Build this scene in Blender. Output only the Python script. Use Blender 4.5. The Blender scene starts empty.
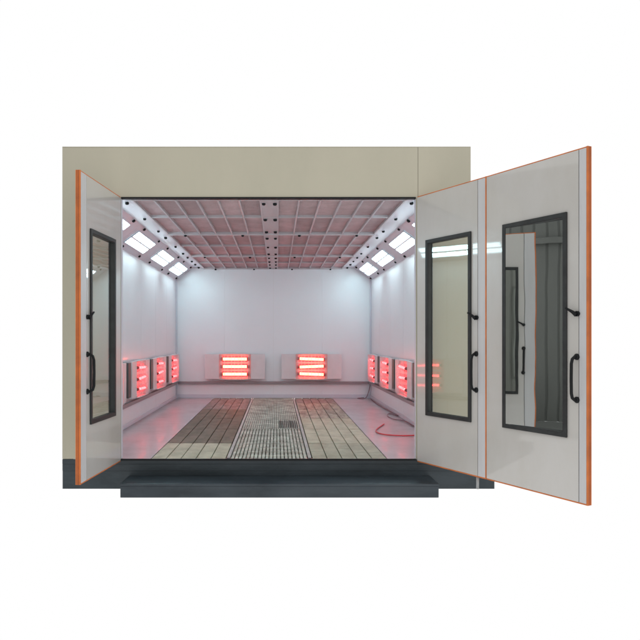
import bpy, bmesh, math, random
from mathutils import Vector, Matrix
random.seed(7)
sc = bpy.context.scene
col = sc.collection
R = math.radians
F0 = 0.30                     # height of the booth floor above the ground

# ------------------------------------------------------------------ materials
def mat(name, base, rough=0.5, metal=0.0, var=0.06, vscale=2.0, bump=0.0, bscale=60.0, coat=0.0,
        spec=0.5, dirt=None, dirt_amt=0.0, dscale=3.0, stretch=(1, 1, 1), rvar=0.08, rnd=0.0):
    m = bpy.data.materials.new(name); m.use_nodes = True
    nt = m.node_tree; N = nt.nodes; L = nt.links
    b = N['Principled BSDF']
    b.inputs['Metallic'].default_value = metal
    b.inputs['Specular IOR Level'].default_value = spec
    b.inputs['Coat Weight'].default_value = coat
    b.inputs['Coat Roughness'].default_value = 0.04
    geo = N.new('ShaderNodeNewGeometry')
    mp = N.new('ShaderNodeMapping'); mp.inputs['Scale'].default_value = stretch
    L.new(geo.outputs['Position'], mp.inputs['Vector'])
    nz = N.new('ShaderNodeTexNoise'); nz.inputs['Scale'].default_value = vscale; nz.inputs['Detail'].default_value = 6
    L.new(mp.outputs['Vector'], nz.inputs['Vector'])
    cr = N.new('ShaderNodeValToRGB')
    cr.color_ramp.elements[0].position = 0.3; cr.color_ramp.elements[1].position = 0.7
    cr.color_ramp.elements[0].color = tuple(c * (1 - var) for c in base) + (1,)
    cr.color_ramp.elements[1].color = tuple(min(1, c * (1 + var)) for c in base) + (1,)
    L.new(nz.outputs['Fac'], cr.inputs['Fac'])
    out = cr.outputs['Color']
    if dirt:
        n2 = N.new('ShaderNodeTexNoise'); n2.inputs['Scale'].default_value = dscale; n2.inputs['Detail'].default_value = 9
        n2.inputs['Roughness'].default_value = 0.7
        L.new(mp.outputs['Vector'], n2.inputs['Vector'])
        r2 = N.new('ShaderNodeValToRGB'); r2.color_ramp.elements[0].position = 0.42; r2.color_ramp.elements[1].position = 0.62
        r2.color_ramp.elements[0].color = (0, 0, 0, 1); r2.color_ramp.elements[1].color = (dirt_amt,) * 3 + (1,)
        L.new(n2.outputs['Fac'], r2.inputs['Fac'])
        mx = N.new('ShaderNodeMix'); mx.data_type = 'RGBA'
        L.new(r2.outputs['Color'], mx.inputs['Factor']); L.new(out, mx.inputs['A']); mx.inputs['B'].default_value = dirt + (1,)
        out = mx.outputs['Result']
    if rnd:
        oi = N.new('ShaderNodeObjectInfo'); r3 = N.new('ShaderNodeMapRange'); r3.inputs['To Min'].default_value = 1 - rnd; r3.inputs['To Max'].default_value = 1 + rnd * 0.6
        L.new(oi.outputs['Random'], r3.inputs['Value'])
        vm = N.new('ShaderNodeVectorMath'); vm.operation = 'SCALE'; L.new(out, vm.inputs[0]); L.new(r3.outputs['Result'], vm.inputs['Scale']); out = vm.outputs['Vector']
    L.new(out, b.inputs['Base Color'])
    mr = N.new('ShaderNodeMapRange'); mr.inputs['To Min'].default_value = max(0.02, rough - rvar); mr.inputs['To Max'].default_value = min(1, rough + rvar)
    L.new(nz.outputs['Fac'], mr.inputs['Value']); L.new(mr.outputs['Result'], b.inputs['Roughness'])
    if bump:
        n3 = N.new('ShaderNodeTexNoise'); n3.inputs['Scale'].default_value = bscale; n3.inputs['Detail'].default_value = 3
        L.new(mp.outputs['Vector'], n3.inputs['Vector'])
        bp = N.new('ShaderNodeBump'); bp.inputs['Strength'].default_value = bump; bp.inputs['Distance'].default_value = 0.01
        L.new(n3.outputs['Fac'], bp.inputs['Height']); L.new(bp.outputs['Normal'], b.inputs['Normal'])
    return m

def emit(name, color, strength, var=0.0, vscale=20):
    m = bpy.data.materials.new(name); m.use_nodes = True
    nt = m.node_tree; N = nt.nodes; L = nt.links
    N.remove(N['Principled BSDF'])
    e = N.new('ShaderNodeEmission'); e.inputs['Color'].default_value = color + (1,); e.inputs['Strength'].default_value = strength
    if var:
        g = N.new('ShaderNodeNewGeometry'); nz = N.new('ShaderNodeTexNoise'); nz.inputs['Scale'].default_value = vscale
        L.new(g.outputs['Position'], nz.inputs['Vector'])
        mr = N.new('ShaderNodeMapRange'); mr.inputs['From Min'].default_value = 0.3; mr.inputs['From Max'].default_value = 0.7
        mr.inputs['To Min'].default_value = strength * (1 - var); mr.inputs['To Max'].default_value = strength * (1 + var)
        L.new(nz.outputs['Fac'], mr.inputs['Value']); L.new(mr.outputs['Result'], e.inputs['Strength'])
    L.new(e.outputs[0], N['Material Output'].inputs['Surface'])
    return m

def glass(name, tint, refl_tint, ior, extra):
    """flat pane: see-through part plus a mirror part by Fresnel (+ a coated share)"""
    m = bpy.data.materials.new(name); m.use_nodes = True
    nt = m.node_tree; N = nt.nodes; L = nt.links
    N.remove(N['Principled BSDF'])
    t = N.new('ShaderNodeBsdfTransparent'); t.inputs['Color'].default_value = tint + (1,)
    g = N.new('ShaderNodeBsdfGlossy'); g.inputs['Color'].default_value = refl_tint + (1,); g.inputs['Roughness'].default_value = 0.015
    nz = N.new('ShaderNodeTexNoise'); nz.inputs['Scale'].default_value = 1.4
    ge = N.new('ShaderNodeNewGeometry'); L.new(ge.outputs['Position'], nz.inputs['Vector'])
    bp = N.new('ShaderNodeBump'); bp.inputs['Strength'].default_value = 0.12; bp.inputs['Distance'].default_value = 0.01
    L.new(nz.outputs['Fac'], bp.inputs['Height']); L.new(bp.outputs['Normal'], g.inputs['Normal'])
    fr = N.new('ShaderNodeLayerWeight'); fr.inputs['Blend'].default_value = 0.5
    pw = N.new('ShaderNodeMath'); pw.operation = 'POWER'; pw.inputs[1].default_value = 4.0
    L.new(fr.outputs['Facing'], pw.inputs[0])
    ad = N.new('ShaderNodeMath'); ad.operation = 'MULTIPLY_ADD'; ad.use_clamp = True; ad.inputs[1].default_value = 0.9; ad.inputs[2].default_value = extra
    L.new(pw.outputs[0], ad.inputs[0])
    mx = N.new('ShaderNodeMixShader')
    L.new(ad.outputs[0], mx.inputs[0]); L.new(t.outputs[0], mx.inputs[1]); L.new(g.outputs[0], mx.inputs[2])
    L.new(mx.outputs[0], N['Material Output'].inputs['Surface'])
    return m

M = {}
M['facade'] = mat('facade_cream', (0.445, 0.42, 0.325), 0.38, var=0.05, vscale=0.9, bump=0.03, bscale=25, stretch=(1, 1, 0.5), dirt=(0.50, 0.46, 0.36), dirt_amt=0.45, dscale=0.7)
M['door'] = mat('door_paint', (0.505, 0.49, 0.465), 0.3, var=0.035, vscale=1.3, bump=0.02, bscale=12, coat=1.0, stretch=(1, 1, 0.4), dirt=(0.42, 0.395, 0.34), dirt_amt=0.3, dscale=1.6)
M['stile'] = mat('door_aluminium', (0.52, 0.52, 0.525), 0.35, metal=0.0, var=0.04, vscale=3, stretch=(6, 6, 0.5))
M['stile_dark'] = mat('dark_groove', (0.05, 0.055, 0.06), 0.6)
M['orange'] = mat('orange_rubber', (0.54, 0.145, 0.030), 0.6, var=0.18, vscale=9, bump=0.15, bscale=80)
M['seal_line'] = mat('seal_line_red', (0.20, 0.035, 0.012), 0.7, var=0.3, vscale=7)
M['black'] = mat('black_plastic', (0.008, 0.009, 0.010), 0.5, var=0.2, vscale=20, spec=0.2)
M['rubber'] = mat('window_rubber', (0.026, 0.028, 0.028), 0.5, var=0.25, vscale=9, spec=0.35)
M['wall'] = mat('inner_wall_paint', (0.77, 0.80, 0.835), 0.34, var=0.02, vscale=1.2, bump=0.015, bscale=8, coat=0.15)
M['bevel'] = mat('inner_trim_paint', (0.60, 0.605, 0.67), 0.35, var=0.03, vscale=4)
M['cframe'] = mat('ceiling_frame_paint', (0.50, 0.485, 0.51), 0.4, var=0.05, vscale=5)
M['filter'] = mat('filter_fabric', (0.56, 0.45, 0.465), 0.95, var=0.10, vscale=1.8, bump=0.6, bscale=120, rnd=0.18, dirt=(0.42, 0.33, 0.34), dirt_amt=0.6, dscale=5)  # pink cast of the heater light is put into the fabric colour
M['rail'] = mat('wall_rail_shade', (0.27, 0.235, 0.25), 0.4, var=0.1, vscale=4)  # grey-brown shadow along the rail is painted into its colour
M['plate'] = mat('galvanised_plate', (0.42, 0.395, 0.425), 0.33, var=0.06, vscale=3, coat=0.08, bump=0.03, bscale=10, dirt=(0.27, 0.245, 0.26), dirt_amt=0.5, dscale=3)
M['beam'] = mat('floor_beam_metal', (0.42, 0.40, 0.38), 0.6, var=0.15, vscale=6)
BG = (0.085, 0.07, 0.055)
M['plank'] = mat('worn_plank_metal', (0.47, 0.45, 0.345), 0.6, var=0.10, vscale=9, stretch=(1.5, 1, 1), spec=0.3, rnd=0.15, bump=0.2, bscale=60, dirt=(0.2, 0.18, 0.12), dirt_amt=0.45, dscale=3)
M['plank_mid'] = mat('grey_plank_metal', (0.38, 0.355, 0.29), 0.6, var=0.25, vscale=6, stretch=(2.5, 0.6, 1), spec=0.3, rnd=0.15, bump=0.2, bscale=60, dirt=BG, dirt_amt=0.7, dscale=4)
M['plank_dark'] = mat('dark_plank_metal', (0.115, 0.10, 0.07), 0.6, var=0.3, vscale=6, stretch=(1.6, 0.8, 1), spec=0.25, rnd=0.15, bump=0.25, bscale=60, dirt=(0.24, 0.20, 0.16), dirt_amt=0.5, dscale=4)  # darker brown tone for the left floor rows behind the first
M['plank_grey'] = mat('dull_plank_metal', (0.27, 0.24, 0.22), 0.6, var=0.25, vscale=5, stretch=(2.5, 0.6, 1), spec=0.3, rnd=0.15, bump=0.2, bscale=60, dirt=BG, dirt_amt=0.6, dscale=3)
M['grate'] = mat('grating_steel', (0.50, 0.52, 0.45), 0.55, metal=0.1, var=0.25, vscale=9, bump=0.2, bscale=70, dirt=(0.13, 0.11, 0.08), dirt_amt=0.6, dscale=4)
M['pit'] = mat('pit_dark', (0.035, 0.032, 0.03), 0.8, var=0.3, vscale=4)
M['plinth'] = mat('slate_paint_steel', (0.018, 0.028, 0.034), 0.34, var=0.35, vscale=2.2, bump=0.06, bscale=14, spec=0.4, dirt=(0.05, 0.064, 0.074), dirt_amt=0.6, dscale=1.6, stretch=(0.6, 1, 2), rvar=0.14)
M['step'] = mat('slate_step_steel', (0.024, 0.034, 0.043), 0.36, var=0.3, vscale=2.6, bump=0.06, bscale=20, spec=0.4, dirt=(0.055, 0.068, 0.078), dirt_amt=0.55, dscale=2.0, stretch=(0.6, 1, 2), rvar=0.12)
M['steel'] = mat('bright_steel', (0.55, 0.55, 0.56), 0.3, metal=0.9, var=0.1, vscale=10)
M['bolt'] = mat('bolt_grey', (0.30, 0.31, 0.31), 0.5, var=0.1, vscale=9)
M['heater'] = mat('heater_white', (0.70, 0.66, 0.68), 0.4, var=0.04, vscale=6)
M['mirror'] = mat('heater_reflector', (0.75, 0.50, 0.50), 0.35, metal=0.0, var=0.05, vscale=12)  # pink glow of the tubes is mixed into the reflector colour
M['dark_grey'] = mat('heater_dark_grey', (0.085, 0.095, 0.095), 0.5, var=0.1)
M['redlit_cap'] = mat('heater_end_cap', (0.45, 0.10, 0.10), 0.4, var=0.1)  # red cast of the glowing tubes put into the cap colour
M['hose'] = mat('red_hose', (0.60, 0.06, 0.07), 0.4, var=0.12, vscale=8)
M['cable'] = mat('dull_cable', (0.20, 0.10, 0.12), 0.45, var=0.12, vscale=8)
M['seam'] = mat('seam_grey', (0.20, 0.19, 0.15), 0.6)
M['hall'] = mat('hall_cladding', (0.15, 0.157, 0.15), 0.7, var=0.2, vscale=1.0, stretch=(1, 1, 0.3))
M['lit'] = emit('lamp_reflector_glow', (0.60, 0.94, 1.0), 11.0, 0.12, 2.5)
M['tube'] = emit('lamp_tube_glow', (0.76, 0.97, 1.0), 19)
M['ir'] = emit('infrared_tube_glow', (1.0, 0.125, 0.06), 16, 0.22, 14)
M['ir_side'] = emit('infrared_side_tube_glow', (1.0, 0.065, 0.07), 12.5, 0.35, 22)
M['glow'] = emit('infrared_trough_glow', (1.0, 0.12, 0.13), 1.35, 0.25, 18)  # trough is only a reflector; the tubes' red glow on it is emitted
M['glass'] = glass('clear_pane', (0.97, 0.98, 0.955), (0.95, 0.97, 0.97), 1.5, 0.07)
M['glass_dark'] = glass('mirrored_dark_pane', (0.05, 0.055, 0.05), (0.88, 0.91, 0.89), 1.5, 0.74)

# ------------------------------------------------------------------ mesh helpers
class MB:
    def __init__(s): s.v = []; s.f = []; s.sm = []
    def quad(s, pts):
        i = len(s.v); s.v += [Vector(p) for p in pts]; s.f.append(tuple(range(i, i + len(pts)))); s.sm.append(False)
    def box(s, a, b, mtx=None):
        x0, y0, z0 = a; x1, y1, z1 = b
        P = [(x0, y0, z0), (x1, y0, z0), (x1, y1, z0), (x0, y1, z0), (x0, y0, z1), (x1, y0, z1), (x1, y1, z1), (x0, y1, z1)]
        if mtx: P = [mtx @ Vector(p) for p in P]
        i = len(s.v); s.v += [Vector(p) for p in P]
        for q in ((0, 3, 2, 1), (4, 5, 6, 7), (0, 1, 5, 4), (1, 2, 6, 5), (2, 3, 7, 6), (3, 0, 4, 7)):
            s.f.append(tuple(i + k for k in q)); s.sm.append(False)
        return s
    def tube(s, pts, r, n=10, cap=True):
        pts = [Vector(p) for p in pts]; rings = []
        up = Vector((0, 0, 1)); prev = None
        for k, p in enumerate(pts):
            t = (pts[min(k + 1, len(pts) - 1)] - pts[max(k - 1, 0)]).normalized()
            if prev is None:
                a = t.cross(up)
                if a.length < 0.1: a = t.cross(Vector((1, 0, 0)))
            else: a = prev - t * prev.dot(t)
            a.normalize(); prev = a; b = t.cross(a)
            rr = r[k] if isinstance(r, (list, tuple)) else r
            i = len(s.v)
            for j in range(n):
                w = 2 * math.pi * j / n
                s.v.append(p + (a * math.cos(w) + b * math.sin(w)) * rr)
            rings.append(i)
        for k in range(len(rings) - 1):
            for j in range(n):
                s.f.append((rings[k] + j, rings[k] + (j + 1) % n, rings[k + 1] + (j + 1) % n, rings[k + 1] + j)); s.sm.append(True)
        if cap:
            s.f.append(tuple(rings[0] + j for j in reversed(range(n)))); s.sm.append(False)
            s.f.append(tuple(rings[-1] + j for j in range(n))); s.sm.append(False)
        return s
    def ring(s, x0, x1, z0, z1, w, y0, y1):
        """rectangular frame in the xz plane, mitred"""
        o = [(x0, z0), (x1, z0), (x1, z1), (x0, z1)]; i_ = [(x0 + w, z0 + w), (x1 - w, z0 + w), (x1 - w, z1 - w), (x0 + w, z1 - w)]
        b = len(s.v)
        for (x, z) in o: s.v.append(Vector((x, y0, z)))
        for (x, z) in i_: s.v.append(Vector((x, y0, z)))
        for (x, z) in o: s.v.append(Vector((x, y1, z)))
        for (x, z) in i_: s.v.append(Vector((x, y1, z)))
        for k in range(4):
            n = (k + 1) % 4
            for q in ((k, n, 4 + n, 4 + k), (8 + n, 8 + k, 12 + k, 12 + n), (n, k, 8 + k, 8 + n), (4 + k, 4 + n, 12 + n, 12 + k)):
                s.f.append(tuple(b + t for t in q)); s.sm.append(False)
        return s
    def mesh(s, name, m, bevel=0.0):
        me = bpy.data.meshes.new(name)
        me.from_pydata([tuple(v) for v in s.v], [], s.f)
        for p, f in zip(me.polygons, s.sm): p.use_smooth = f
        bm = bmesh.new(); bm.from_mesh(me)
        if bevel:
            ed = [e for e in bm.edges if len(e.link_faces) == 2 and e.calc_face_angle(0) > 0.6]
            bmesh.ops.bevel(bm, geom=ed, offset=bevel, segments=2, affect='EDGES', profile=0.6)
        bmesh.ops.recalc_face_normals(bm, faces=bm.faces)
        bm.to_mesh(me); bm.free()
        me.materials.append(m)
        return me

def obj(name, mb, m, parent=None, mtx=None, bevel=0.0, label=None):
    me = mb if isinstance(mb, bpy.types.Mesh) else mb.mesh(name, m, bevel)
    o = bpy.data.objects.new(name, me); col.objects.link(o)
    if parent: o.parent = parent
    if mtx is not None: o.matrix_local = mtx
    if label: o['label'] = label
    return o
def tag(o, label, cat=None, group=None, kind=None):
    o['label'] = label
    if cat: o['category'] = cat
    if group: o['group'] = group
    if kind: o['kind'] = kind
    return o
def thing(name, label, cat, mtx=Matrix(), group=None):
    o = bpy.data.objects.new(name, None); col.objects.link(o); o.matrix_world = mtx; o.empty_display_size = 0.2
    return tag(o, label, cat, group)
def copy_tree(o, parent=None):
    c = o.copy(); col.objects.link(c)
    if parent: c.parent = parent
    for ch in list(o.children): copy_tree(ch, c)
    return c
UP = Matrix.Translation((0, 0, F0))

# ------------------------------------------------------------------ booth dimensions (z above the booth floor)
CX = -0.07; WL, WR = -2.03, 1.89; FL, FR = -2.14, 1.93
OL, OR_ = -1.554, 1.384; HT = 2.61; TOP = 3.107; L_ = 6.6
BXL, BXR = -1.69, 1.55; BZ = 2.37; CEIL = 2.615

booth = thing('spray_booth', 'large cream panelled vehicle spray booth with its three door leaves folded wide open', 'spray booth')
# front
f = MB(); f.box((FL, 0, 0), (OL, 0.06, HT)); f.box((FL, 0, HT), (1.404, 0.06, TOP))
obj('front_panel', f, M['facade'], booth, UP)
f = MB(); f.box((OR_, 0, 0), (1.404, 0.06, HT)); f.box((1.408, -0.002, 0), (FR, 0.058, TOP))
obj('front_panel', f, M['facade'], booth, UP)
obj('panel_seam', MB().box((1.404, 0.004, 0), (1.408, 0.05, TOP)), M['seam'], booth, UP)
for (a, b) in ((OL, OL + 0.002), (OR_ - 0.002, OR_)): obj('jamb_lining', MB().box((a, -0.001, 0.004), (b, 0.0595, HT - 0.019)), M['bevel'], booth, UP)
obj('head_seal', MB().box((OL + 0.001, -0.012, HT - 0.018), (OR_ - 0.001, 0.05, HT - 0.001)), M['black'], booth, UP, 0.003)
f = MB(); f.box((FL, -0.004, TOP), (FR, 0.075, TOP + 0.006)); obj('top_trim', f, M['facade'], booth, UP, 0.003)
# outer shell with panel joints
f = MB(); n = 6
for k in range(n):
    y0 = 0.06 + k * (L_ + 0.02) / n; y1 = 0.06 + (k + 1) * (L_ + 0.02) / n - 0.006
    f.box((FL, y0, 0), (WL - 0.004, y1, TOP - 0.05))
obj('side_wall', f, M['facade'], booth, UP)
f = MB()
for k in range(n):
    y0 = 0.06 + k * (L_ + 0.02) / n; y1 = 0.06 + (k + 1) * (L_ + 0.02) / n - 0.006
    f.box((WR + 0.004, y0, 0), (FR + 0.004, y1, TOP - 0.05))
obj('side_wall', f, M['facade'], booth, UP)
obj('back_wall', MB().box((FL, L_ + 0.08, 0), (FR, L_ + 0.14, TOP - 0.05)), M['facade'], booth, UP)
obj('roof', MB().box((FL, 0.062, TOP - 0.045), (FR, L_ + 0.14, TOP - 0.005)), M['facade'], booth, UP)
# inner lining: panels with narrow joints
def lining(x_in, sign):
    m_ = MB(); e = [0.062, 0.95, 2.1, 3.25, 4.4, 5.5, L_]
    for a, b in zip(e[:-1], e[1:]):
        m_.box((min(x_in, x_in + sign * 0.003), a, 0), (max(x_in, x_in + sign * 0.003), b - 0.005, BZ + 0.01))
    return m_
obj('inner_wall', lining(WL, -1), M['wall'], booth, UP)
obj('inner_wall', lining(WR, 1), M['wall'], booth, UP)
f = MB(); e = [WL, -1.05, -0.07, 0.91, WR]
for a, b in zip(e[:-1], e[1:]): f.box((a, L_ + 0.01, 0), (b - 0.0012, L_ + 0.05, CEIL + 0.02))
obj('inner_wall', f, M['wall'], booth, UP)
obj('inner_wall', MB().box((WL, 0.061, 0), (OL - 0.02, 0.066, CEIL)), M['wall'], booth, UP)
obj('inner_wall', MB().box((OR_ + 0.02, 0.061, 0), (WR, 0.066, CEIL)), M['wall'], booth, UP)
# corner trims
obj('corner_trim', MB().box((WL, L_ - 0.03, 0), (WL + 0.03, L_ + 0.009, BZ)), M['bevel'], booth, UP, 0.006)
obj('corner_trim', MB().box((WR - 0.03, L_ - 0.03, 0), (WR, L_ + 0.009, BZ)), M['bevel'], booth, UP, 0.006)
# sloping light panels
def slope(sign):
    m_ = MB(); xw = WL if sign < 0 else WR; xc = BXL if sign < 0 else BXR
    e = [0.07, 1.65, 3.33, 5.02, L_]
    for a, b in zip(e[:-1], e[1:]):
        y0, y1 = a, b - 0.004
        p = [(xw, y0, BZ), (xc, y0, CEIL), (xc, y1, CEIL), (xw, y1, BZ)]
        q = [(x, y, z + 0.02) for (x, y, z) in p]
        m_.quad(p); m_.quad(q[::-1])
        for i in range(4): m_.quad([p[i], q[i], q[(i + 1) % 4], p[(i + 1) % 4]])
    m_.box((min(xc, xc - sign * 0.16), 0.07, CEIL - 0.002), (max(xc, xc - sign * 0.16), L_, CEIL + 0.02))
    return m_
obj('sloping_ceiling_panel', slope(-1), M['bevel'], booth, UP)
obj('sloping_ceiling_panel', slope(1), M['bevel'], booth, UP)
# ceiling frame
GC = -0.08; HW = 1.38; CS = 0.09
rows = [0.09, 1.05, 2.25, 3.40, 4.60, 5.62, L_ - 0.03]
f = MB()
f.box((GC - CS, 0.07, CEIL - 0.015), (GC + CS, L_, CEIL + 0.02))
cols = []
for s in (-1, 1):
    for k in range(7):
        x = GC + s * (CS + k * (HW - CS) / 6); cols.append(x)
        w = 0.0085
        f.box((x - w, 0.07, CEIL - 0.022), (x + w, L_, CEIL + 0.016))
for k, y in enumerate(rows):
    w = 0.036 if k in (2, 4, 6) else 0.020
    f.box((GC - HW - 0.01, y - w, CEIL - 0.019 - (0.012 if k in (2, 4, 6) else 0)), (GC + HW + 0.01, y + w, CEIL + 0.012))
obj('ceiling_frame', f, M['cframe'], booth, UP)
obj('ceiling_trim', MB().box((BXL + 0.158, 0.075, CEIL - 0.008), (GC - HW - 0.008, L_ - 0.005, CEIL + 0.01)), M['bevel'], booth, UP)
obj('ceiling_trim', MB().box((GC + HW + 0.008, 0.075, CEIL - 0.008), (BXR - 0.158, L_ - 0.005, CEIL + 0.01)), M['bevel'], booth, UP)
for s in (-1, 1):
    for r in range(6):
        for k in range(6):
            xa = GC + s * (CS + k * (HW - CS) / 6); xb = GC + s * (CS + (k + 1) * (HW - CS) / 6)
            x0, x1 = min(xa, xb), max(xa, xb)
            m_ = MB(); nx, ny = 4, 10; i0 = 0; sag = random.uniform(0.004, 0.014)
            for j in range(ny + 1):
                for i in range(nx + 1):
                    u, v = i / nx, j / ny
                    m_.v.append(Vector((x0 + (x1 - x0) * u, rows[r] + (rows[r + 1] - rows[r]) * v,
                                        CEIL + 0.010 - sag * math.sin(math.pi * u) * math.sin(math.pi * v) + random.uniform(-.001, .001))))
            for j in range(ny):
                for i in range(nx):
                    q = j * (nx + 1) + i; m_.f.append((q, q + 1, q + nx + 2, q + nx + 1)); m_.sm.append(True)
            obj('filter_panel', m_, M['filter'], booth, UP)
obj('ceiling_backing', MB().box((BXL, 0.07, CEIL + 0.03), (BXR, L_, CEIL + 0.06)), M['cframe'], booth, UP)
# black screw knobs
kn = MB(); kn.tube([(0, 0, 0.004), (0, 0, -0.014), (0, 0, -0.022)], [0.021, 0.021, 0.013], 12)
knob_me = kn.mesh('screw_knob', M['black'])
depths = [6.76, 7.66, 8.55, 9.1, 10.0, 10.8, 11.35, 11.9, 12.4, 12.95]
def knob(x, y, z, rot=0):
    sc_ = random.uniform(.85, 1.1)
    obj('screw_knob', knob_me, None, booth, UP @ Matrix.Translation((x, y, z)) @ Matrix.Rotation(rot, 4, 'Y') @ Matrix.Scale(sc_, 4))
for d in depths:
    y = d - 6.5
    for s in (-1, 1):
        knob(GC + s * 0.058, y, CEIL - 0.015); knob(GC + s * 1.475, y, CEIL - 0.008)
for y in (rows[2], rows[4], rows[6] - 0.02):
    for q in (-1.15, -0.38, 0.38, 1.15): knob(GC + q, y, CEIL - 0.031)
for d in [6.75, 7.8, 8.42, 9.45, 10.2, 11.3, 11.95, 12.9]:
    for t, dd in ((0.10, 0), (0.95, -0.05)):
        z = BZ + (CEIL - BZ) * t
        knob(WL + (BXL - WL) * t, d - 6.5 + dd, z, R(-36)); knob(WR + (BXR - WR) * t, d - 6.5 + dd, z, R(36))
# rails, skirting
for (a, b) in (((WL, 0.07), (WL + 0.055, L_)), ((WR - 0.055, 0.07), (WR, L_))):
    obj('wall_rail', MB().box((a[0], a[1], 0.285), (b[0], b[1], 0.335)), M['rail'], booth, UP, 0.006)
    w = 0.02; x0 = a[0] if a[0] < 0 else b[0] - w
    obj('skirting', MB().box((x0, 0.07, 0.001), (x0 + w, L_ - 0.001, 0.055)), M['bevel'], booth, UP, 0.004)
obj('wall_rail', MB().box((WL + 0.056, L_ - 0.05, 0.285), (WR - 0.056, L_ + 0.01, 0.335)), M['rail'], booth, UP, 0.006)
obj('skirting', MB().box((WL + 0.021, L_ - 0.02, 0.001), (WR - 0.021, L_ + 0.009, 0.075)), M['bevel'], booth, UP, 0.004)
# floor
GL, GR = CX - 0.01 - 1.18, CX - 0.01 + 1.18; ML, MR = -0.49, 0.33
obj('floor_plate', MB().box((WL, 0.0, -0.05), (GL - 0.004, L_ + 0.01, 0.0)), M['plate'], booth, UP)
obj('floor_plate', MB().box((GR + 0.004, 0.0, -0.05), (WR, L_ + 0.01, 0.0)), M['plate'], booth, UP)
obj('floor_pit', MB().box((GL - 0.003, 0.01, -0.12), (GR + 0.003, L_ + 0.06, -0.06)), M['pit'], booth, UP)
f = MB()
for x in (ML, MR): f.box((x - 0.016, 0.062, -0.05), (x + 0.016, L_, 0.003))
obj('floor_beam', f, M['beam'], booth, UP, 0.003)
er = [0.0, 0.98, 2.15, 3.30, 4.55, 5.60, L_ + 0.01]
def planks(x0, x1, y0, y1, n, m_, broken=True):
    g = MB(); w = (x1 - x0) / n
    for k in range(n):
        dz = random.uniform(-0.003, 0.0)
        cut = [y0 + 0.006]
        if broken and random.random() < 0.6: cut.append(y0 + (y1 - y0) * random.uniform(0.35, 0.65))
        cut.append(y1 - 0.002)
        for a, b in zip(cut[:-1], cut[1:]):
            g.box((x0 + k * w + 0.005, a + 0.004, -0.04 + dz), (x0 + (k + 1) * w - 0.005, b - 0.004, dz))
    return obj('floor_panel', g, m_, booth, UP, 0.002)
def grating(x0, x1, y0, y1, pitch, bw, cross):
    g = MB(); n = int((x1 - x0) / pitch); p = (x1 - x0) / n
    for k in range(n):
        x = x0 + (k + 0.5) * p; g.box((x - bw / 2, y0 + 0.012, -0.035), (x + bw / 2, y1 - 0.012, -0.001))
    y = y0 + cross
    while y < y1 - 0.02:
        g.box((x0, y - 0.006, -0.03), (x1, y + 0.006, -0.004)); y += cross
    g.box((x0, y0 + 0.003, -0.036), (x1, y0 + 0.012, 0.0)); g.box((x0, y1 - 0.012, -0.036), (x1, y1 - 0.003, 0.0))
    return obj('floor_grating', g, M['grate'], booth, UP)
lm = ['plank', 'plank_dark', 'plank_dark', 'plank_dark', 'plank_grey', 'plank_grey']
rm = ['plank', 'plank', 'plank', 'plank_mid', 'plank_mid', 'plank_grey']
for r in range(6):
    planks(GL, ML - 0.024, er[r], er[r + 1], 5, M[lm[r]])
    planks(MR + 0.024, GR, er[r], er[r + 1], 5, M[rm[r]])
    if r < 2: grating(ML + 0.024, MR - 0.024, er[r], er[r + 1], 0.0375, 0.026, 0.23)
    else: grating(ML + 0.024, MR - 0.024, er[r], er[r + 1], 0.028, 0.021, 0.115)
g = MB()
for k in range(11): g.box((0.03 + k * 0.024, 2.25, 0.0005), (0.043 + k * 0.024, 3.0 - 0.03 * (k % 3), 0.0035))
obj('slot_shade', g, M['pit'], booth, UP)  # dark strips laid on the grating, painting the shade of open slots
# plinth
g = MB(); g.box((FL, 0.004, -F0), (2.17, L_ + 0.14, -0.1205)); g.box((FL, 0.0, -0.12), (2.17, L_ + 0.14, -0.052)); g.box((FL, -0.002, -0.052), (2.17, 0.06, -0.003))
obj('plinth', g, M['plinth'], booth, UP, 0.003)
obj('threshold', MB().box((OL + 0.002, -0.014, -0.014), (OR_ - 0.002, -0.003, 0.003)), M['black'], booth, UP)

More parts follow.
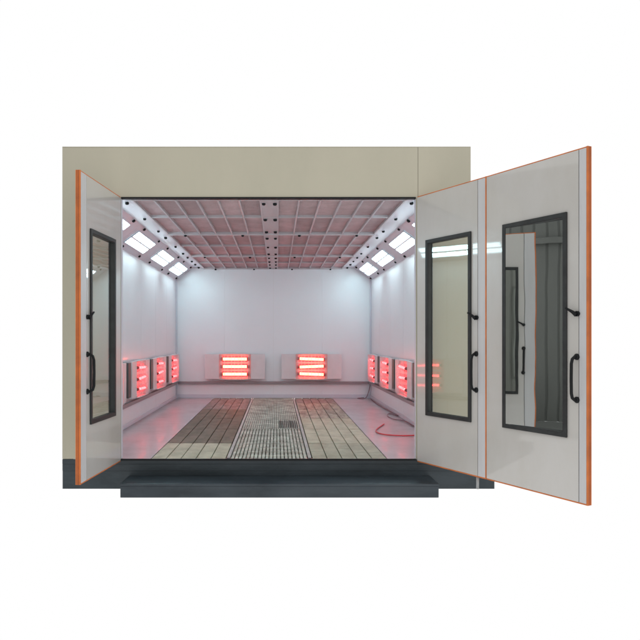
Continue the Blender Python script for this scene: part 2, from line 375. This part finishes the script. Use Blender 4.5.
# ------------------------------------------------------------------ door leaves
def door_leaf(origin, ang, W, side, pane, label, bolt=False, w0=0.17, w1=0.82, end_full=True, tilt=0.0, prof=0.10):
    """local x runs along the leaf from its hinge, local y points out of the inner face towards the viewer"""
    u = Vector((math.cos(ang), math.sin(ang), 0)); nrm = Vector((-u.y, u.x, 0)) * side
    mt = Matrix(((u.x, nrm.x, 0, origin[0]), (u.y, nrm.y, 0, origin[1]), (0, 0, 1, F0), (0, 0, 0, 1)))
    Z0, Z1 = -0.012, 2.60; T = 0.037; G = W - prof
    wx0, wx1, wz0, wz1 = w0, w1, 0.455, 2.155
    p = MB()
    p.box((0.0, -T, Z0), (wx0, 0, Z1)); p.box((wx1, -T, Z0), (G, 0, Z1))
    p.box((wx0, -T, Z0), (wx1, 0, wz0)); p.box((wx0, -T, wz1), (wx1, 0, Z1))
    d = obj('door', p, M['door'], booth, mt, label=label)
    obj('edge_profile', MB().box((G + 0.006, -T, Z0), (W - 0.006, 0.002, Z1)), M['stile'], d, None, 0.003)
    obj('groove', MB().box((G, -T + 0.002, Z0), (G + 0.006, -0.004, Z1)), M['stile_dark'], d)
    s_ = MB(); s_.box((W - 0.006, -T - 0.002, Z0 - 0.01), (W + 0.006, 0.004 if end_full else -0.001, Z1 + 0.01))
    s_.box((0.0, -T - 0.002, Z1), (W - 0.006, -0.002, Z1 + 0.010)); s_.box((0.0, -T - 0.002, Z0 - 0.012), (W - 0.006, -0.002, Z0))
    obj('edge_seal', s_, M['orange'], d, None, 0.002)
    for yy in (-0.30, -0.68): obj('seal_line', MB().box((W + 0.0055, T * yy - 0.002, Z0 - 0.009), (W + 0.0072, T * yy + 0.002, Z1 + 0.009)), M['seal_line'], d)
    fr = MB(); fr.ring(wx0 - 0.002, wx1 + 0.002, wz0 - 0.002, wz1 + 0.002, 0.034, 0.0015, 0.016)
    fr.ring(wx0 + 0.022, wx1 - 0.022, wz0 + 0.022, wz1 - 0.022, 0.014, -T + 0.006, 0.009)
    fr.ring(wx0 - 0.002, wx1 + 0.002, wz0 - 0.002, wz1 + 0.002, 0.034, -T - 0.014, -T - 0.001)
    obj('window_frame', fr, M['rubber'], d, None, 0.003)
    hw = (wx1 - wx0) / 2 - 0.034
    obj('pane', MB().box((-hw, -0.002, wz0 + 0.034), (hw, 0.002, wz1 - 0.034)), M[pane], d,
        Matrix.Translation(((wx0 + wx1) / 2, -0.016, 0)) @ Matrix.Rotation(tilt, 4, 'Z'))
    # pull handle: two stand-offs and a curved grip
    hx = G - 0.012; za, zb = 0.745, 1.065
    pts = [(hx, -0.001, za), (hx, 0.028, za), (hx, 0.052, za + 0.016), (hx, 0.062, za + 0.05), (hx, 0.064, (za + zb) / 2),
           (hx, 0.062, zb - 0.05), (hx, 0.052, zb - 0.016), (hx, 0.028, zb), (hx, -0.001, zb)]
    h = MB(); h.tube(pts, 0.0115, 12)
    for z in (za, zb): h.tube([(hx, 0.0, z), (hx, 0.008, z), (hx, 0.02, z)], [0.024, 0.024, 0.014], 14)
    obj('pull_handle', h, M['black'], d)
    l_ = MB(); zl = 1.385
    l_.tube([(G - 0.004, 0.0, zl), (G - 0.004, 0.02, zl)], 0.02, 12)
    l_.tube([(G - 0.002, 0.022, zl - 0.01), (G - 0.03, 0.03, zl + 0.015), (G - 0.085, 0.034, zl + 0.045)], [0.016, 0.012, 0.008], 10)
    obj('latch_lever', l_, M['black'], d)
    if bolt:
        b_ = MB(); b_.tube([(G - 0.02, -0.02, Z0 - 0.013), (G - 0.02, -0.02, Z0 - 0.12)], 0.012, 10)
        obj('drop_bolt', b_, M['bolt'], d)
    return d
door_leaf((OL - 0.002, -0.008), math.atan2(-1.05, -0.088), 1.05, 1, 'glass', 'single narrow door leaf swung open on the left side of the booth opening', w0=0.185, w1=0.835, prof=0.14)
A1 = math.atan2(-0.811, 0.424)
door_leaf((OR_ + 0.008, -0.024), A1, 0.915, -1, 'glass', 'door leaf hinged to the right of the opening, its clear window showing the cream front behind', True, w0=0.140, w1=0.742)
door_leaf((1.392 + 0.922 * math.cos(A1), -0.024 + 0.922 * math.sin(A1)), math.atan2(-0.895, 0.453), 0.998, -1, 'glass_dark', 'outermost door leaf on the right with a dark mirrored window', w0=0.193, w1=0.826, prof=0.075, tilt=R(-5.5))

# ------------------------------------------------------------------ step
g = MB()
g.box((-1.477, -0.36, 0.0), (1.524, -0.003, 0.108)); g.box((-1.480, -0.364, 0.108), (1.527, -0.003, 0.132))
st = obj('entry_step', g, M['step'], None, None, 0.006)
tag(st, 'long dark slate steel step in front of the booth opening', 'step')

# ------------------------------------------------------------------ ceiling lights on the sloping panels
def light_fixture():
    r = bpy.data.objects.new('light_fixture', None); col.objects.link(r)
    LN, W = 1.14, 0.25
    # local x along booth depth, local y across the slope, local z into the room
    f_ = MB()
    for (a, b) in (((-LN / 2, -W / 2), (LN / 2, -W / 2 + .014)), ((-LN / 2, W / 2 - .014), (LN / 2, W / 2)), ((-LN / 2, -W / 2 + .0141), (-LN / 2 + .014, W / 2 - .0141)), ((LN / 2 - .014, -W / 2 + .0141), (LN / 2, W / 2 - .0141))):
        f_.box((a[0], a[1], 0.0), (b[0], b[1], 0.014))
    f_.box((-LN / 2 + .0142, -0.009, 0.005), (LN / 2 - .0142, 0.011, 0.018))
    obj('frame', f_, M['bevel'], r)
    obj('reflector', MB().box((-LN / 2 + .0142, -W / 2 + .0142, 0.002), (LN / 2 - .0142, W / 2 - .0142, 0.004)), M['lit'], r)
    for y in (-0.075, -0.032, 0.036, 0.08):
        obj('tube', MB().tube([(-LN / 2 + .03, y, 0.012), (LN / 2 - .03, y, 0.012)], 0.007, 8), M['tube'], r)
    return r
ords = ['nearest the doors', 'second from the doors', 'third from the doors', 'deepest, beside the back wall']
lf = light_fixture(); first = True
for s, side in ((-1, 'left'), (1, 'right')):
    xw, xc = (WL, BXL) if s < 0 else (WR, BXR)
    for k, d0 in enumerate((6.65, 8.27, 9.98, 11.62)):
        o = lf if first else copy_tree(lf); first = False
        t = 0.53; c = Vector((xw + (xc - xw) * t, d0 + 0.57 - 6.5, BZ + (CEIL - BZ) * t + F0))
        v = Vector((xc - xw, 0, CEIL - BZ)).normalized(); X = Vector((0, 1, 0)) * (1 if s < 0 else -1)
        Zn = X.cross(v)
        if Zn.z > 0: X = -X; Zn = X.cross(v)
        mt = Matrix((X, v, Zn)).transposed().to_4x4(); mt.translation = c + Zn * 0.002
        o.matrix_world = mt
        tag(o, 'bright white ceiling light on the %s sloping panel, %s' % (side, ords[k]), 'ceiling light', 'ceiling lights along both slopes')

# ------------------------------------------------------------------ infrared heaters
def heater(tm, wob=0.0, tr=0.026, ty=-0.105):
    r = bpy.data.objects.new('infrared_heater', None); col.objects.link(r)
    # origin on the wall at the heater's lower edge; x along the wall, -y into the room
    W, H = 1.2, 0.50; c = 0.31
    obj('side_panel', MB().box((-W / 2, -0.095, 0.0), (-c - 0.002, -0.055, H)), M['heater'], r, None, 0.006)
    obj('side_panel', MB().box((c + 0.002, -0.095, 0.0), (W / 2, -0.055, H)), M['heater'], r, None, 0.006)
    obj('casing', MB().box((-c, -0.075, 0.01), (c, -0.045, H - 0.01)), M['mirror'], r)
    obj('bracket', MB().box((-0.05, -0.045, 0.1), (0.05, 0.0, 0.4)), M['dark_grey'], r)
    obj('guard', MB().box((-c - 0.001, -0.112, -0.012), (c + 0.001, -0.05, 0.004)), M['heater'], r, None, 0.002)
    obj('guard', MB().box((-c - 0.001, -0.112, H - 0.004), (c + 0.001, -0.05, H + 0.008)), M['heater'], r, None, 0.002)
    g_ = MB()
    for k in range(9): g_.tube([(-0.27 + k * 0.0675, -0.137, -0.004), (-0.27 + k * 0.0675, -0.137, H + 0.004)], 0.0028, 6)
    for z in (0.0, 0.175, 0.325, H): g_.tube([(-c, -0.1375, z), (c, -0.1375, z)], 0.0028, 6)
    obj('wire_guard', g_, M['heater'], r)
    for k, z in enumerate((0.10, 0.25, 0.40)):
        w = wob * (1 if k % 2 else -1)
        o = obj('lamp_tube', MB().tube([(-0.235, ty, z - w), (0.235, ty, z + w)], tr, 12), M[tm], r)
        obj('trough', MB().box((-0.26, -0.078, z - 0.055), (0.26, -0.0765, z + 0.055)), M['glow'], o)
        for s in (-1, 1): obj('end_cap', MB().tube([(s * 0.24, ty, z + s * w), (s * 0.285, ty, z + s * w)], tr * 1.3, 12), M['redlit_cap'], o)
    return r
GRP = 'infrared drying heaters round the booth walls'
Z0 = F0 + 0.385
h1 = heater('ir'); h1.matrix_world = Matrix.Translation((-0.84, L_ + 0.008, Z0))
tag(h1, 'glowing red infrared heater on the back wall, left of the pair', 'heater', GRP)
h2 = heater('ir', 0.009); h2.matrix_world = Matrix.Translation((0.69, L_ + 0.008, Z0))
tag(h2, 'glowing red infrared heater on the back wall, right of the pair', 'heater', GRP)
hs = heater('ir_side', 0.006, 0.017, -0.096); first = True
hn = ['nearest the door', 'third from the back corner', 'second from the back corner', 'closest to the back corner']
for s, side in ((-1, 'left'), (1, 'right')):
    for k, d in enumerate((7.78, 9.32, 10.82, 12.30)):
        o = hs if first else copy_tree(hs); first = False
        x = WL if s < 0 else WR
        o.matrix_world = Matrix.Translation((x, d - 6.5, Z0)) @ Matrix.Rotation(R(90) if s < 0 else R(-90), 4, 'Z')
        tag(o, 'red glowing infrared heater on the %s side wall, %s' % (side, hn[k]), 'heater', GRP)
    for k, y in enumerate((2.05, 3.57, 5.06)):
        x0 = WL if s < 0 else WR - 0.1
        po = obj('gap_block', MB().box((x0, y - 0.075, F0 + 0.42), (x0 + 0.1, y + 0.075, F0 + 0.88)), M['dark_grey'], None, None, 0.004)  # plain dark grey block filling the gap between two heaters
        tag(po, 'dark grey upright block in the gap between heaters on the %s wall, %s' % (side, ('nearest the doors', 'middle of three', 'deepest in the booth')[k]), 'control box', 'dark blocks between the side heaters')

# ------------------------------------------------------------------ hose and cable on the floor, right side
def fl(px, py, z=0.012):
    d = 785.7 / (py - 338); return Vector(((px - 277) * d / 652, d - 6.5, F0 + z))
def smooth(pts, n=8):
    out = []
    P = [pts[0]] + pts + [pts[-1]]
    for i in range(1, len(P) - 2):
        for k in range(n):
            t = k / n; a, b, c, d = P[i - 1], P[i], P[i + 1], P[i + 2]
            out.append(0.5 * ((2 * b) + (c - a) * t + (2 * a - 5 * b + 4 * c - d) * t * t + (3 * b - a - 3 * c + d) * t ** 3))
    out.append(pts[-1]); return out
hp = smooth([fl(384, 425), fl(378, 429), fl(376, 432), fl(380, 434.5), fl(390, 436), fl(403, 436.6), fl(416, 436.3), fl(430, 436)])
o = obj('air_hose', MB().tube(hp, 0.0085, 10), M['hose']); tag(o, 'thin red air hose curling on the floor plate near the right door', 'hose')
hp = smooth([Vector((WR - 0.05, L_ - 0.3, F0 + 0.012)), Vector((WR - 0.08, 5.2, F0 + .012)), Vector((WR - 0.04, 3.9, F0 + .012)), fl(398, 416.5), fl(389, 414.5), fl(388, 417), fl(394, 420), fl(404, 421.5), fl(414, 427), fl(428, 436)])
o = obj('power_cable', MB().tube(hp, 0.007, 8), M['cable']); tag(o, 'dull dark red cable looping along the foot of the right wall', 'cable')
hp = smooth([Vector((WR - 0.025, L_ - 0.06, F0 + 0.30)), Vector((WR - 0.06, L_ - 0.12, F0 + 0.16)), Vector((WR - 0.16, L_ - 0.35, F0 + 0.03)), Vector((WR - 0.3, L_ - 0.2, F0 + 0.012)), Vector((WR - 0.15, L_ - 0.05 , F0 + 0.012))])
o = obj('cable_end', MB().tube(hp, 0.007, 8), M['cable']); tag(o, 'short drooping cable in the far right corner of the booth', 'cable')

# ------------------------------------------------------------------ hall cladding left of the booth (mirrored in the outer door window)
g = MB(); y = -3.4
while y < 1.6:
    g.box((-5.05, y, 0.0), (-5.0, y + 0.16, 4.6)); g.box((-5.04, y + 0.16, 0.0), (-5.02, y + 0.20, 4.6)); y += 0.20
g.box((-4.99, -3.4, 3.2), (-4.93, 1.6, 3.3))
o = obj('hall_wall', g, M['hall']); o['kind'] = 'structure'
o = obj('hall_floor', MB().box((-4.995, -3.4, -0.05), (-3.3, 0.7, 0.0)), M['hall']); o['kind'] = 'structure'

# ------------------------------------------------------------------ world, camera, render
w = bpy.data.worlds.new('World'); sc.world = w; w.use_nodes = True
bg = w.node_tree.nodes['Background']; bg.inputs[0].default_value = (1, 1, 1, 1); bg.inputs[1].default_value = 1.0
cam = bpy.data.cameras.new('Camera'); co = bpy.data.objects.new('Camera', cam); col.objects.link(co)
co.location = (0, -6.5, 1.205 + F0); co.rotation_euler = (R(90), 0, 0)
cam.sensor_width = 36; cam.lens = 36 * 652 / 640; cam.shift_x = 43 / 640; cam.shift_y = 18 / 640
cam.clip_end = 200
sc.camera = co
sc.render.engine = 'CYCLES'
sc.cycles.max_bounces = 10; sc.cycles.transparent_max_bounces = 12; sc.cycles.diffuse_bounces = 6
sc.cycles.sample_clamp_indirect = 6
sc.view_settings.view_transform = 'Standard'; sc.view_settings.look = 'None'; sc.view_settings.exposure = 0
